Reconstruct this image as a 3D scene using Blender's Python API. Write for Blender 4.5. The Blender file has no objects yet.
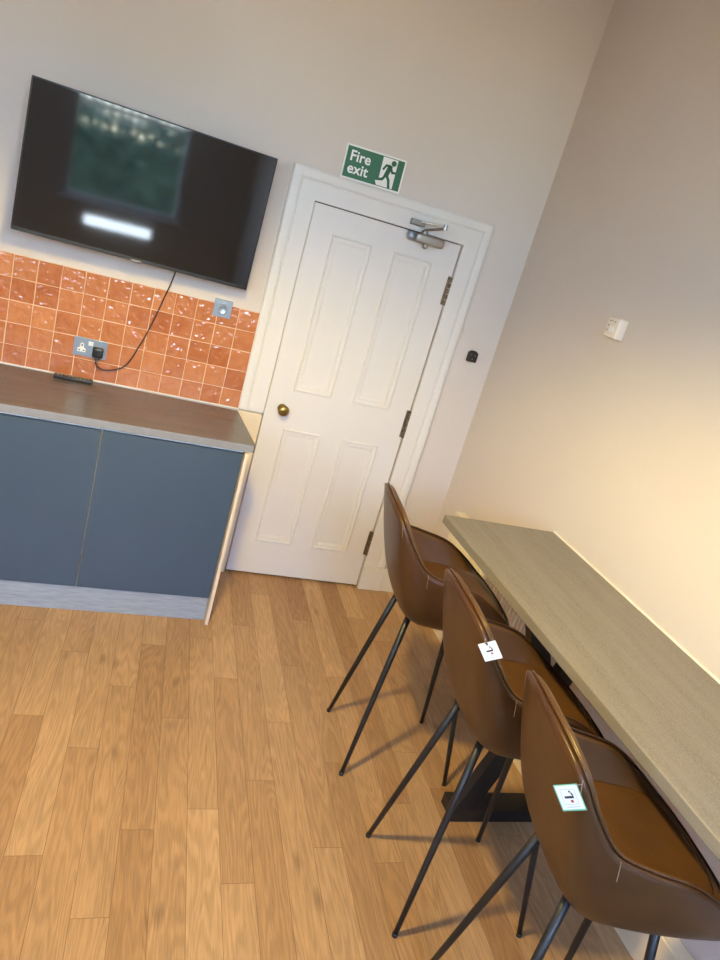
import bpy, bmesh, math, random
from mathutils import Vector, Matrix
random.seed(7)
S = bpy.context.scene
C = S.collection
PI = math.pi

# ------------------------------------------------------------------ helpers
def new_bm(): return bmesh.new()

def obj(name, bm, mats, parent=None, smooth=False, recalc=True):
    me = bpy.data.meshes.new(name)
    if recalc: bmesh.ops.recalc_face_normals(bm, faces=bm.faces[:])
    bm.to_mesh(me); bm.free()
    if not isinstance(mats, (list, tuple)): mats = [mats]
    for m in mats: me.materials.append(m)
    if smooth:
        for p in me.polygons: p.use_smooth = True
    o = bpy.data.objects.new(name, me)
    C.objects.link(o)
    if parent is not None: o.parent = parent
    return o

def thing(name, label, cat, loc=(0, 0, 0), rz=0.0, group=None):
    o = bpy.data.objects.new(name, None); C.objects.link(o)
    o.empty_display_size = 0.05
    o.location = loc; o.rotation_euler = (0, 0, rz)
    return tag(o, label, cat, group)

def tag(o, label, cat, group=None):
    o['label'] = label; o['category'] = cat
    if group: o['group'] = group
    return o

def structure(o, label=None):
    o['kind'] = 'structure'
    if label: o['label'] = label
    return o

def box(bm, x0, x1, y0, y1, z0, z1, bev=0.0, seg=2, mi=0, M=None):
    vs = [bm.verts.new((x, y, z)) for x in (x0, x1) for y in (y0, y1) for z in (z0, z1)]
    idx = [(0, 1, 3, 2), (4, 6, 7, 5), (0, 4, 5, 1), (2, 3, 7, 6), (0, 2, 6, 4), (1, 5, 7, 3)]
    fs = [bm.faces.new([vs[i] for i in f]) for f in idx]
    bmesh.ops.recalc_face_normals(bm, faces=fs)
    for f in fs: f.material_index = mi
    allv = list(vs)
    if bev > 0:
        es = list({e for f in fs for e in f.edges})
        r = bmesh.ops.bevel(bm, geom=es, offset=bev, segments=seg, affect='EDGES', profile=0.5, material=-1)
        allv = list({v for f in r['faces'] for v in f.verts} | {v for v in allv if v.is_valid})
        vv = set()
        todo = list(allv)
        while todo:
            v = todo.pop()
            if v in vv: continue
            vv.add(v)
            for e in v.link_edges: todo.append(e.other_vert(v))
        allv = list(vv)
    if M is not None:
        for v in allv: v.co = M @ v.co
    return allv

def frame_of(d):
    d = d.normalized()
    a = Vector((0, 0, 1)) if abs(d.z) < 0.9 else Vector((1, 0, 0))
    u = d.cross(a).normalized()
    return u, d.cross(u).normalized()

def tube(bm, pts, r, n=12, caps=True, closed=False, mi=0):
    pts = [Vector(p) for p in pts]
    rs = r if isinstance(r, (list, tuple)) else [r] * len(pts)
    rings = []; N = len(pts); u = None
    for i, p in enumerate(pts):
        if closed: d = pts[(i + 1) % N] - pts[i - 1]
        else: d = pts[min(i + 1, N - 1)] - pts[max(i - 1, 0)]
        d.normalize()
        if u is None: u, w = frame_of(d)
        else:
            u = (u - d * u.dot(d)).normalized(); w = d.cross(u)
        rings.append([bm.verts.new(p + (u * math.cos(2 * PI * k / n) + w * math.sin(2 * PI * k / n)) * rs[i]) for k in range(n)])
    for i in range(N if closed else N - 1):
        A, B = rings[i], rings[(i + 1) % N]
        for k in range(n):
            f = bm.faces.new((A[k], A[(k + 1) % n], B[(k + 1) % n], B[k])); f.material_index = mi
    if caps and not closed:
        bm.faces.new(rings[0][::-1]).material_index = mi
        bm.faces.new(rings[-1]).material_index = mi

def lathe(bm, prof, origin, axis, n=24, mi=0):
    """prof: list of (distance along axis, radius)"""
    o = Vector(origin); a = Vector(axis).normalized(); u, w = frame_of(a)
    rings = []
    for t, r in prof:
        if r < 1e-6: rings.append([bm.verts.new(o + a * t)])
        else: rings.append([bm.verts.new(o + a * t + (u * math.cos(2 * PI * k / n) + w * math.sin(2 * PI * k / n)) * r) for k in range(n)])
    for A, B in zip(rings, rings[1:]):
        if len(A) == 1 and len(B) == 1: continue
        for k in range(n):
            k2 = (k + 1) % n
            if len(A) == 1: f = bm.faces.new((A[0], B[k2], B[k]))
            elif len(B) == 1: f = bm.faces.new((A[k], A[k2], B[0]))
            else: f = bm.faces.new((A[k], A[k2], B[k2], B[k]))
            f.material_index = mi

def poly_prism(bm, pts, y0, y1, mi=0):
    """pts: (x,z) outline extruded from y0 to y1"""
    a = [bm.verts.new((x, y0, z)) for x, z in pts]
    b = [bm.verts.new((x, y1, z)) for x, z in pts]
    n = len(pts)
    bm.faces.new(a).material_index = mi
    bm.faces.new(b[::-1]).material_index = mi
    for i in range(n):
        bm.faces.new((a[i], b[i], b[(i + 1) % n], a[(i + 1) % n])).material_index = mi

def catmull(P, closed, n):
    P = [Vector(p) for p in P]; N = len(P); out = []
    segs = N if closed else N - 1
    for i in range(segs):
        g = lambda j: P[j % N] if closed else P[max(0, min(N - 1, j))]
        p0, p1, p2, p3 = g(i - 1), g(i), g(i + 1), g(i + 2)
        for k in range(n):
            t = k / n
            out.append(0.5 * ((2 * p1) + (p2 - p0) * t + (2 * p0 - 5 * p1 + 4 * p2 - p3) * t * t + (3 * p1 - p0 - 3 * p2 + p3) * t ** 3))
    if not closed: out.append(P[-1])
    return out

# ------------------------------------------------------------------ materials
def lin(r, g, b):
    f = lambda c: c / 12.92 if c <= 0.04045 else ((c + 0.055) / 1.055) ** 2.4
    return (f(r / 255), f(g / 255), f(b / 255), 1)

class NT:
    def __init__(s, name):
        s.m = bpy.data.materials.new(name); s.m.use_nodes = True
        s.t = s.m.node_tree; s.b = s.t.nodes['Principled BSDF']
    def n(s, typ, **kw):
        x = s.t.nodes.new(typ)
        for k, v in kw.items():
            if k in x.inputs.keys() if hasattr(x.inputs, 'keys') else False: x.inputs[k].default_value = v
            else: setattr(x, k, v)
        return x
    def l(s, a, ao, b, bi): s.t.links.new(a.outputs[ao], b.inputs[bi])

def mat(name, col, rough=0.5, metal=0.0, coat=0.0, coat_rough=0.1, var=0.0, vscale=8.0, bump=0.0, bscale=60.0, spec=0.5, stretch=(1, 1, 1), col2=None, emit=None, emit_s=0):
    k = NT(name); b = k.b
    b.inputs['Base Color'].default_value = col
    b.inputs['Roughness'].default_value = rough
    b.inputs['Metallic'].default_value = metal
    b.inputs['Coat Weight'].default_value = coat
    b.inputs['Coat Roughness'].default_value = coat_rough
    b.inputs['Specular IOR Level'].default_value = spec
    if emit:
        b.inputs['Emission Color'].default_value = emit; b.inputs['Emission Strength'].default_value = emit_s
    tc = k.n('ShaderNodeTexCoord'); mp = k.n('ShaderNodeMapping'); mp.inputs['Scale'].default_value = stretch
    k.l(tc, 'Object', mp, 'Vector')
    if var > 0 or col2:
        nz = k.n('ShaderNodeTexNoise'); nz.inputs['Scale'].default_value = vscale; nz.inputs['Detail'].default_value = 6
        k.l(mp, 'Vector', nz, 'Vector')
        rp = k.n('ShaderNodeValToRGB'); rp.color_ramp.elements[0].position = 0.3; rp.color_ramp.elements[1].position = 0.7
        c2 = col2 or tuple(c * (1 + var) for c in col[:3]) + (1,)
        c1 = col if col2 else tuple(c * (1 - var) for c in col[:3]) + (1,)
        rp.color_ramp.elements[0].color = c1; rp.color_ramp.elements[1].color = c2
        k.l(nz, 'Fac', rp, 'Fac'); k.l(rp, 'Color', b, 'Base Color')
    if bump > 0:
        nb = k.n('ShaderNodeTexNoise'); nb.inputs['Scale'].default_value = bscale; nb.inputs['Detail'].default_value = 4
        k.l(mp, 'Vector', nb, 'Vector')
        bp = k.n('ShaderNodeBump'); bp.inputs['Strength'].default_value = bump; bp.inputs['Distance'].default_value = 0.002
        k.l(nb, 'Fac', bp, 'Height'); k.l(bp, 'Normal', b, 'Normal')
    return k.m

M = {}
M['wall'] = mat('cream_wall_paint', (0.63, 0.565, 0.510, 1), 0.75, var=0.012, vscale=3, bump=0.05, bscale=180, spec=0.3)
M['ceiling'] = mat('white_ceiling_paint', (0.78, 0.78, 0.78, 1), 0.8, var=0.01)
M['gloss_white'] = mat('white_gloss_paint', (0.70, 0.67, 0.635, 1), 0.32, var=0.012, vscale=5)
M['old_cream'] = mat('aged_cream_paint', (0.70, 0.59, 0.42, 1), 0.45, var=0.05, vscale=14)
M['board_edge'] = mat('bare_cream_board', (0.70, 0.58, 0.42, 1), 0.6, var=0.03)
M['gap_shade'] = mat('painted_gap_shade', (0.10, 0.09, 0.08, 1), 0.8)
M['navy'] = mat('navy_cabinet_lacquer', (0.046, 0.078, 0.118, 1), 0.38, var=0.03, vscale=4, spec=0.6)
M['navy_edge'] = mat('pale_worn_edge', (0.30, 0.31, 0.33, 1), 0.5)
M['plinth'] = mat('grey_oak_plinth', (0.25, 0.29, 0.34, 1), 0.45, vscale=9, stretch=(1.5, 8, 14), col2=(0.34, 0.385, 0.43, 1))
M['edge_daylit'] = mat('daylit_worktop_edge', (0.24, 0.245, 0.26, 1), .45, var=.06, vscale=40)
M['brass'] = mat('aged_brass', (0.36, 0.25, 0.09, 1), 0.32, metal=1.0, var=0.2, vscale=30)
M['hinge'] = mat('tarnished_hinge_metal', (0.20, 0.15, 0.10, 1), 0.45, metal=0.8, var=0.4, vscale=60)
M['silver'] = mat('satin_silver_metal', (0.40, 0.385, 0.36, 1), 0.35, metal=0.85)
M['silver_dark'] = mat('dark_steel', (0.25, 0.24, 0.23, 1), 0.35, metal=0.9)
M['steel'] = mat('brushed_steel', (0.29, 0.34, 0.40, 1), 0.4, metal=0.75, var=0.08, vscale=30, stretch=(1, 1, 20))
M['white_plastic'] = mat('white_plastic', (0.78, 0.77, 0.73, 1), 0.35)
M['cream_plastic'] = mat('cream_plastic', (0.78, 0.70, 0.60, 1), 0.4)
M['grey_plastic'] = mat('grey_plastic', (0.34, 0.31, 0.27, 1), 0.5)
M['black_plastic'] = mat('black_plastic', (0.012, 0.012, 0.013, 1), 0.35)
M['black_rubber'] = mat('black_cable_rubber', (0.010, 0.009, 0.009, 1), 0.5)
M['tv_screen'] = mat('black_glass_screen', (0.004, 0.004, 0.005, 1), 0.05, spec=0.85)
M['tv_body'] = mat('black_tv_shell', (0.012, 0.012, 0.013, 1), 0.35)
M['black_metal'] = mat('black_powder_coated_steel', (0.010, 0.010, 0.011, 1), 0.42, bump=0.05, bscale=300)
M['radiator'] = mat('cream_radiator_enamel', (0.72, 0.65, 0.53, 1), 0.35)
M['green'] = mat('safety_green', (0.018, 0.125, 0.055, 1), 0.4)
M['sign_white'] = mat('sign_white', (0.80, 0.80, 0.76, 1), 0.4)
M['label_white'] = mat('label_white', (0.62, 0.69, 0.80, 1), 0.4)
M['label_green'] = mat('label_green', (0.12, 0.42, 0.30, 1), 0.4)
M['label_black'] = mat('label_black', (0.01, 0.01, 0.015, 1), 0.5)
M['label_grey'] = mat('label_grey', (0.36, 0.40, 0.50, 1), 0.5)
M['label_red'] = mat('label_red', (0.35, 0.02, 0.03, 1), 0.5)
M['sealant'] = mat('white_sealant', (0.85, 0.80, 0.72, 1), 0.5)
M['thread'] = mat('pale_stitching', (0.42, 0.29, 0.19, 1), 0.5)
M['lamp_glow'] = mat('warm_lamp_diffuser', (0.9, 0.85, 0.7, 1), 0.5, emit=(1.0, 0.80, 0.52, 1), emit_s=6)
M['strip_glow'] = mat('cool_glow_strip', (0.9, 0.9, 0.9, 1), 0.5, emit=(0.72, 0.86, 1.0, 1), emit_s=20)

def leather(name, c1, c2, rough):
    k = NT(name); b = k.b
    tc = k.n('ShaderNodeTexCoord')
    nz = k.n('ShaderNodeTexNoise'); nz.inputs['Scale'].default_value = 7; nz.inputs['Detail'].default_value = 5
    k.l(tc, 'Object', nz, 'Vector')
    rp = k.n('ShaderNodeValToRGB'); rp.color_ramp.elements[0].position = .3; rp.color_ramp.elements[1].position = .72
    rp.color_ramp.elements[0].color = c1; rp.color_ramp.elements[1].color = c2
    k.l(nz, 'Fac', rp, 'Fac'); k.l(rp, 'Color', b, 'Base Color')
    b.inputs['Roughness'].default_value = rough; b.inputs['Specular IOR Level'].default_value = .5
    v = k.n('ShaderNodeTexVoronoi'); v.inputs['Scale'].default_value = 260
    k.l(tc, 'Object', v, 'Vector')
    n2 = k.n('ShaderNodeTexNoise'); n2.inputs['Scale'].default_value = 9; n2.inputs['Detail'].default_value = 2
    k.l(tc, 'Object', n2, 'Vector')
    bp = k.n('ShaderNodeBump'); bp.inputs['Strength'].default_value = .10; bp.inputs['Distance'].default_value = .001
    b2 = k.n('ShaderNodeBump'); b2.inputs['Strength'].default_value = .25; b2.inputs['Distance'].default_value = .006
    k.l(v, 'Distance', bp, 'Height'); k.l(n2, 'Fac', b2, 'Height'); k.l(b2, 'Normal', bp, 'Normal'); k.l(bp, 'Normal', b, 'Normal')
    return k.m
M['leather'] = leather('brown_leather', (0.045, 0.0178, 0.0054, 1), (0.067, 0.0280, 0.0086, 1), .33)
M['leather_in'] = leather('tan_inner_leather', (0.078, 0.035, 0.0105, 1), (0.112, 0.050, 0.0150, 1), .38)
M['piping'] = leather('piping_leather', (0.058, 0.024, 0.008, 1), (0.085, 0.036, 0.012, 1), .36)

def laminate(name, c1, c2, cs, rough, axis):
    k = NT(name); b = k.b
    tc = k.n('ShaderNodeTexCoord'); mp = k.n('ShaderNodeMapping')
    mp.inputs['Scale'].default_value = (14, 1.2, 14) if axis == 'y' else (1.2, 14, 14)
    k.l(tc, 'Object', mp, 'Vector')
    nz = k.n('ShaderNodeTexNoise'); nz.inputs['Scale'].default_value = 1.6; nz.inputs['Detail'].default_value = 8; nz.inputs['Roughness'].default_value = .65
    k.l(mp, 'Vector', nz, 'Vector')
    rp = k.n('ShaderNodeValToRGB'); rp.color_ramp.elements[0].position = .32; rp.color_ramp.elements[1].position = .62
    rp.color_ramp.elements[0].color = c1; rp.color_ramp.elements[1].color = c2
    k.l(nz, 'Fac', rp, 'Fac')
    sp = k.n('ShaderNodeTexNoise'); sp.inputs['Scale'].default_value = 420; sp.inputs['Detail'].default_value = 2
    k.l(tc, 'Object', sp, 'Vector')
    r2 = k.n('ShaderNodeValToRGB'); r2.color_ramp.elements[0].position = .45; r2.color_ramp.elements[1].position = .66
    r2.color_ramp.elements[0].color = (0, 0, 0, 1); r2.color_ramp.elements[1].color = (1, 1, 1, 1)
    k.l(sp, 'Fac', r2, 'Fac')
    mx = k.n('ShaderNodeMix', data_type='RGBA'); k.l(r2, 'Color', mx, 0); k.l(rp, 'Color', mx, 6); mx.inputs[7].default_value = cs
    k.l(mx, 2, b, 'Base Color')
    b.inputs['Roughness'].default_value = rough
    bp = k.n('ShaderNodeBump'); bp.inputs['Strength'].default_value = .12; bp.inputs['Distance'].default_value = .001
    k.l(sp, 'Fac', bp, 'Height'); k.l(bp, 'Normal', b, 'Normal')
    return k.m
M['bar_top'] = laminate('grey_stone_laminate', (0.158, 0.134, 0.106, 1), (0.222, 0.194, 0.160, 1), (0.28, 0.25, 0.21, 1), .5, 'y')
M['worktop'] = laminate('charcoal_laminate', (0.086, 0.074, 0.067, 1), (0.120, 0.105, 0.096, 1), (0.145, 0.13, 0.12, 1), .27, 'x')

def floor_mat():
    k = NT('oak_plank_vinyl'); b = k.b
    tc = k.n('ShaderNodeTexCoord')
    at = k.n('ShaderNodeAttribute'); at.attribute_name = 'plank'    # rgb = three random numbers of the plank
    sep = k.n('ShaderNodeSeparateColor'); k.l(at, 'Color', sep, 'Color')
    # offset the grain per plank
    comb = k.n('ShaderNodeCombineXYZ')
    m1 = k.n('ShaderNodeMath', operation='MULTIPLY'); m1.inputs[1].default_value = 37; k.l(sep, 'Green', m1, 0)
    m2 = k.n('ShaderNodeMath', operation='MULTIPLY'); m2.inputs[1].default_value = 19; k.l(sep, 'Blue', m2, 0)
    k.l(m1, 'Value', comb, 'X'); k.l(m2, 'Value', comb, 'Y'); k.l(m1, 'Value', comb, 'Z')
    rot = k.n('ShaderNodeMapping'); rot.inputs['Rotation'].default_value = (0, 0, math.radians(3.3)); k.l(tc, 'Object', rot, 'Vector')
    add = k.n('ShaderNodeVectorMath', operation='ADD'); k.l(rot, 'Vector', add, 0); k.l(comb, 'Vector', add, 1)
    # cathedral grain: distorted bands along the plank
    mp = k.n('ShaderNodeMapping'); mp.inputs['Scale'].default_value = (8.0, 0.85, 1); k.l(add, 'Vector', mp, 'Vector')
    nz = k.n('ShaderNodeTexNoise'); nz.inputs['Scale'].default_value = 1.1; nz.inputs['Detail'].default_value = 2; nz.inputs['Distortion'].default_value = .3
    k.l(mp, 'Vector', nz, 'Vector')
    mm = k.n('ShaderNodeMath', operation='MULTIPLY'); mm.inputs[1].default_value = 40; k.l(nz, 'Fac', mm, 0)
    fr = k.n('ShaderNodeMath', operation='PINGPONG'); fr.inputs[1].default_value = 1.0; k.l(mm, 'Value', fr, 0)
    # fine fibres
    mf = k.n('ShaderNodeMapping'); mf.inputs['Scale'].default_value = (330, 14, 1); k.l(add, 'Vector', mf, 'Vector')
    nf = k.n('ShaderNodeTexNoise'); nf.inputs['Scale'].default_value = 1.0; nf.inputs['Detail'].default_value = 4; k.l(mf, 'Vector', nf, 'Vector')
    # broad tone
    mb = k.n('ShaderNodeMapping'); mb.inputs['Scale'].default_value = (7, 1.6, 1); k.l(add, 'Vector', mb, 'Vector')
    nb = k.n('ShaderNodeTexNoise'); nb.inputs['Scale'].default_value = 1.3; nb.inputs['Detail'].default_value = 4; k.l(mb, 'Vector', nb, 'Vector')
    # plank tint
    rp = k.n('ShaderNodeValToRGB'); e = rp.color_ramp.elements
    e[0].position = 0; e[0].color = (0.300, 0.158, 0.067, 1); e[1].position = 1; e[1].color = (0.490, 0.302, 0.150, 1)
    k.l(sep, 'Red', rp, 'Fac')
    def mul(src, so, fac, soc, lo, hi):
        mr = k.n('ShaderNodeMapRange'); mr.inputs['From Min'].default_value = .25; mr.inputs['From Max'].default_value = .75
        mr.inputs['To Min'].default_value = lo; mr.inputs['To Max'].default_value = hi
        k.l(fac, soc, mr, 'Value')
        x = k.n('ShaderNodeVectorMath', operation='SCALE'); k.l(src, so, x, 0); k.l(mr, 'Result', x, 'Scale')
        return x
    a = mul(rp, 'Color', nb, 'Fac', .90, 1.10)
    a = mul(a, 'Vector', fr, 'Value', .89, 1.05)
    a = mul(a, 'Vector', nf, 'Fac', .80, 1.17)
    # knots
    mk = k.n('ShaderNodeMapping'); mk.inputs['Scale'].default_value = (9, 3.2, 1); k.l(add, 'Vector', mk, 'Vector')
    vk = k.n('ShaderNodeTexVoronoi'); vk.inputs['Scale'].default_value = .9; k.l(mk, 'Vector', vk, 'Vector')
    rk = k.n('ShaderNodeMapRange'); rk.inputs['From Min'].default_value = .02; rk.inputs['From Max'].default_value = .16
    rk.inputs['To Min'].default_value = .62; rk.inputs['To Max'].default_value = 1; k.l(vk, 'Distance', rk, 'Value')
    x = k.n('ShaderNodeVectorMath', operation='SCALE'); k.l(a, 'Vector', x, 0); k.l(rk, 'Result', x, 'Scale')
    k.l(x, 'Vector', b, 'Base Color')
    b.inputs['Roughness'].default_value = .42; b.inputs['Specular IOR Level'].default_value = .42
    bp = k.n('ShaderNodeBump'); bp.inputs['Strength'].default_value = .08; bp.inputs['Distance'].default_value = .001
    k.l(nf, 'Fac', bp, 'Height'); k.l(bp, 'Normal', b, 'Normal')
    return k.m
M['floor'] = floor_mat()
M['floor_seam'] = mat('plank_seam', (0.17, 0.09, 0.04, 1), .5)

def tile_mat():
    k = NT('glazed_terracotta_tile'); b = k.b
    at = k.n('ShaderNodeAttribute'); at.attribute_name = 'tile'
    sep = k.n('ShaderNodeSeparateColor'); k.l(at, 'Color', sep, 'Color')
    tc = k.n('ShaderNodeTexCoord')
    rp = k.n('ShaderNodeValToRGB'); e = rp.color_ramp.elements
    e[0].position = 0; e[0].color = (0.36, 0.105, 0.036, 1); e[1].position = 1; e[1].color = (0.56, 0.225, 0.092, 1)
    nz = k.n('ShaderNodeTexNoise'); nz.inputs['Scale'].default_value = 22; nz.inputs['Detail'].default_value = 4; k.l(tc, 'Object', nz, 'Vector')
    ad = k.n('ShaderNodeMath', operation='MULTIPLY_ADD'); ad.inputs[1].default_value = .9; ad.inputs[2].default_value = -.45
    k.l(nz, 'Fac', ad, 0)
    a2 = k.n('ShaderNodeMath', operation='ADD'); k.l(ad, 'Value', a2, 0); k.l(sep, 'Red', a2, 1); k.l(a2, 'Value', rp, 'Fac')
    k.l(rp, 'Color', b, 'Base Color')
    b.inputs['Roughness'].default_value = .08; b.inputs['Specular IOR Level'].default_value = .7
    nb = k.n('ShaderNodeTexNoise'); nb.inputs['Scale'].default_value = 40; nb.inputs['Detail'].default_value = 1.5; k.l(tc, 'Object', nb, 'Vector')
    bp = k.n('ShaderNodeBump'); bp.inputs['Strength'].default_value = .9; bp.inputs['Distance'].default_value = .0075
    k.l(nb, 'Fac', bp, 'Height'); k.l(bp, 'Normal', b, 'Normal')
    return k.m
M['tile'] = tile_mat()
M['grout'] = mat('pale_peach_grout', (0.66, 0.42, 0.27, 1), .8)
M['leaves'] = mat('garden_leaves', (0.09, 0.15, 0.085, 1), .6, vscale=9, col2=(0.22, 0.33, 0.19, 1))
M['fence'] = mat('weathered_fence', (0.20, 0.17, 0.13, 1), .8, var=.2, vscale=6)
M['bounce_ground'] = mat('pale_bounce_ground', (0.50, 0.52, 0.55, 1), .9, var=.06, vscale=5)
k = NT('window_glass')
tr_ = k.n('ShaderNodeBsdfTransparent'); tr_.inputs['Color'].default_value = (.93, .96, .95, 1)
gl_ = k.n('ShaderNodeBsdfGlossy'); gl_.inputs['Roughness'].default_value = 0
mx_ = k.n('ShaderNodeMixShader'); mx_.inputs[0].default_value = .06
k.l(tr_, 'BSDF', mx_, 1); k.l(gl_, 'BSDF', mx_, 2); k.l(mx_, 'Shader', k.t.nodes['Material Output'], 'Surface')
M['glass'] = k.m

# ------------------------------------------------------------------ room shell
XR, XL, YB, YF, H = 1.153, -3.3, 0.0, -5.5, 3.35   # right / left / back(door) / front(window) / height
DW, DH = 0.7754, 1.9871                             # door opening

def quad_wall(name, boxes, m):
    bm = new_bm()
    for b in boxes: box(bm, *b)
    return structure(obj(name, bm, m))

# floor: individual planks as faces
SK = 0.058; PW = 0.105; PL = 1.02; X0 = -0.08
ends = {-8: -.65, -7: -1.265, -6: -.856, -5: -1.422, -4: -1.065, -3: -.761, -2: -1.24, -1: -.674, 0: -.966, 1: -.537, 2: -1.235,
        3: -.836, 4: -.435, 5: -.90, 6: -.637, 7: -.36}
tone = {(-5, 0): .46, (-1, 1): .88, (0, 0): .45, (-3, 1): .25, (-3, 0): .35, (-6, 0): .78, (-4, 0): .55, (-5, 1): .48, (-2, 0): .5, (0, 1): .75, (1, 0): .55, (2, 0): .68, (-1, 0): .62,
        (-2, 1): .62, (-7, 1): .35, (1, 1): .4, (3, 1): .75, (3, 0): .5, (4, 0): .45, (4, 1): .3}
bm = new_bm(); lay = bm.loops.layers.float_color.new('plank')
def fl_clip(k, y): return max(XL, min(XR, X0 + PW * k + SK * y))
g = 0.0008
rnd = random.Random(11)
for kk in range(-31, 16):
    e0 = ends.get(kk, -rnd.random() * PL)
    while e0 < -PL: e0 += PL
    e = e0 + PL; j = -1
    real0 = ends.get(kk)
    while e > YF:
        ya, yb = min(e, YB + .06), max(e - PL, YF)
        if ya - yb > .02:
            idx = round(((real0 if real0 is not None else e0) - e) / PL)
            c = (tone.get((kk, idx), min(1, max(0, rnd.gauss(.52, .22)))), rnd.random(), rnd.random(), 1)
            xs = [fl_clip(kk, ya) + g, fl_clip(kk + 1, ya) - g, fl_clip(kk + 1, yb) - g, fl_clip(kk, yb) + g]
            if xs[1] - xs[0] > .004 and xs[2] - xs[3] > .004:
                f = bm.faces.new([bm.verts.new((xs[0], ya - g, 0)), bm.verts.new((xs[1], ya - g, 0)), bm.verts.new((xs[2], yb + g, 0)), bm.verts.new((xs[3], yb + g, 0))])
                for lp in f.loops: lp[lay] = c
        e -= PL
for f in bm.faces:
    if f.normal.z < 0: f.normal_flip()
vs = box(bm, XL - .1, XR + .1, YF - .1, YB + .12, -.06, -.0006, mi=1)
fl = obj('floor', bm, [M['floor'], M['floor_seam']]); structure(fl, 'light oak plank vinyl floor')

quad_wall('ceiling', [(XL - .1, XR + .1, YF - .1, YB + .1, H, H + .1)], M['ceiling'])
quad_wall('wall_back', [(XL - .1, -.004, YB, YB + .12, 0, H), (DW + .012, XR + .1, YB, YB + .12, 0, H), (-.004, DW + .012, YB, YB + .12, DH + .006, H)], M['wall'])
quad_wall('wall_right', [(XR, XR + .1, YF - .1, YB, 0, H)], M['wall'])
WINS = [(-.80, .42, 1.40, 3.18), (-2.60, -2.05, 1.00, 3.10)]  # second opening is an added window for cool fill light
xs_ = sorted([XL] + [v for w_ in WINS for v in w_[:2]] + [XR])
quad_wall('wall_front', [(xs_[q], xs_[q + 1], YF - .1, YF, 0, H) for q in (0, 2, 4)] + [(a, b, YF - .1, YF, 0, c) for a, b, c, e in WINS] + [(a, b, YF - .1, YF, e, H) for a, b, c, e in WINS], M['wall'])
LY0, LY1, LZ0, LZ1 = -5.3, -4.5, 1.2, 3.15
quad_wall('wall_left', [(XL - .1, XL, YF - .1, LY0, 0, H), (XL - .1, XL, LY1, YB, 0, H), (XL - .1, XL, LY0, LY1, 0, LZ0), (XL - .1, XL, LY0, LY1, LZ1, H)], M['wall'])
# window seen mirrored in the screen; the other two are added for fill light
def window(name, label, W, Hh, Mx):
    """built in a local frame: x along the wall, y out of the room, z up from the sill"""
    t = .055
    def put(bm, *a, **k): box(bm, *a, M=Mx, **k)
    bm = new_bm()
    put(bm, 0, t, .015, .085, 0, Hh, bev=.006); put(bm, W - t, W, .015, .085, 0, Hh, bev=.006)
    put(bm, t, W - t, .015, .085, 0, t, bev=.006); put(bm, t, W - t, .015, .085, Hh - t, Hh, bev=.006)
    w = structure(obj(name, bm, M['gloss_white']), label)
    bm = new_bm(); put(bm, t, W - t, .046, .052, t, Hh - t); obj('pane', bm, M['glass'], w)
    bm = new_bm(); put(bm, t, W - t, .035, .07, Hh * .52, Hh * .52 + .04, bev=.004); obj('glazing_bar', bm, M['gloss_white'], w)
    bm = new_bm(); put(bm, -.04, W + .04, -.10, .015, -.03, 0, bev=.006); obj('window_sill', bm, M['gloss_white'], w)
for n_, (a, b, c, e) in enumerate(WINS):
    window('window_%d' % (n_ + 1), ('tall white framed garden window behind the camera', 'added fill-light window in the left part of the wall behind the camera')[n_],
           b - a, e - c, Matrix(((-1, 0, 0, b), (0, -1, 0, YF), (0, 0, 1, c), (0, 0, 0, 1))))
window('window_3', 'added fill-light window in the left wall', LY1 - LY0, LZ1 - LZ0, Matrix(((0, -1, 0, XL), (1, 0, 0, LY0), (0, 0, 1, LZ0), (0, 0, 0, 1))))  # unseen window added for cool fill light

# ------------------------------------------------------------------ door and trim
def door_leaf():
    bm = new_bm()
    x0, x1, z0, z1 = .0045, DW + .002, .013, DH - .005
    yf = -.004
    xs = [x0, .124, .330, .447, .657, x1]; zs = [z0, .214, .870, 1.078, 1.868, z1]
    V = {}
    def v(x, y, z):
        key = (round(x, 5), round(y, 5), round(z, 5))
        if key not in V: V[key] = bm.verts.new((x, y, z))
        return V[key]
    panels = [(1, 1), (3, 1), (1, 3), (3, 3)]
    for i in range(5):
        for j in range(5):
            a, b, c, d_ = xs[i], xs[i + 1], zs[j], zs[j + 1]
            if (i, j) not in panels:
                bm.faces.new((v(a, yf, c), v(b, yf, c), v(b, yf, d_), v(a, yf, d_)))
            else:
                # moulding: steps (inset, depth) from the rail face to the sunk field
                prof = [(0, 0), (0, -.007), (.003, -.009), (.008, -.009), (.011, -.004), (.027, -.003), (.028, .003), (.034, .004), (.035, .0065), (.040, .0065)]
                prev = None
                for ins, dy in prof:
                    y = yf + dy
                    r = [v(a + ins, y, c + ins), v(b - ins, y, c + ins), v(b - ins, y, d_ - ins), v(a + ins, y, d_ - ins)]
                    if prev:
                        for q in range(4):
                            if len({prev[q], prev[(q + 1) % 4], r[(q + 1) % 4], r[q]}) == 4:
                                bm.faces.new((prev[q], prev[(q + 1) % 4], r[(q + 1) % 4], r[q]))
                    prev = r
                bm.faces.new(prev)
    # edges and back
    yb = .036
    for (a, c), (b, d_) in (((x0, z0), (x1, z0)), ((x1, z0), (x1, z1)), ((x1, z1), (x0, z1)), ((x0, z1), (x0, z0))):
        bm.faces.new((bm.verts.new((a, yf, c)), bm.verts.new((b, yf, d_)), bm.verts.new((b, yb, d_)), bm.verts.new((a, yb, c))))
    bm.faces.new([bm.verts.new(p) for p in ((x0, yb, z0), (x0, yb, z1), (x1, yb, z1), (x1, yb, z0))])
    return bm
door = structure(obj('door_1', door_leaf(), M['gloss_white']), 'white four-panel door with brass knob')
bm = new_bm()
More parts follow.
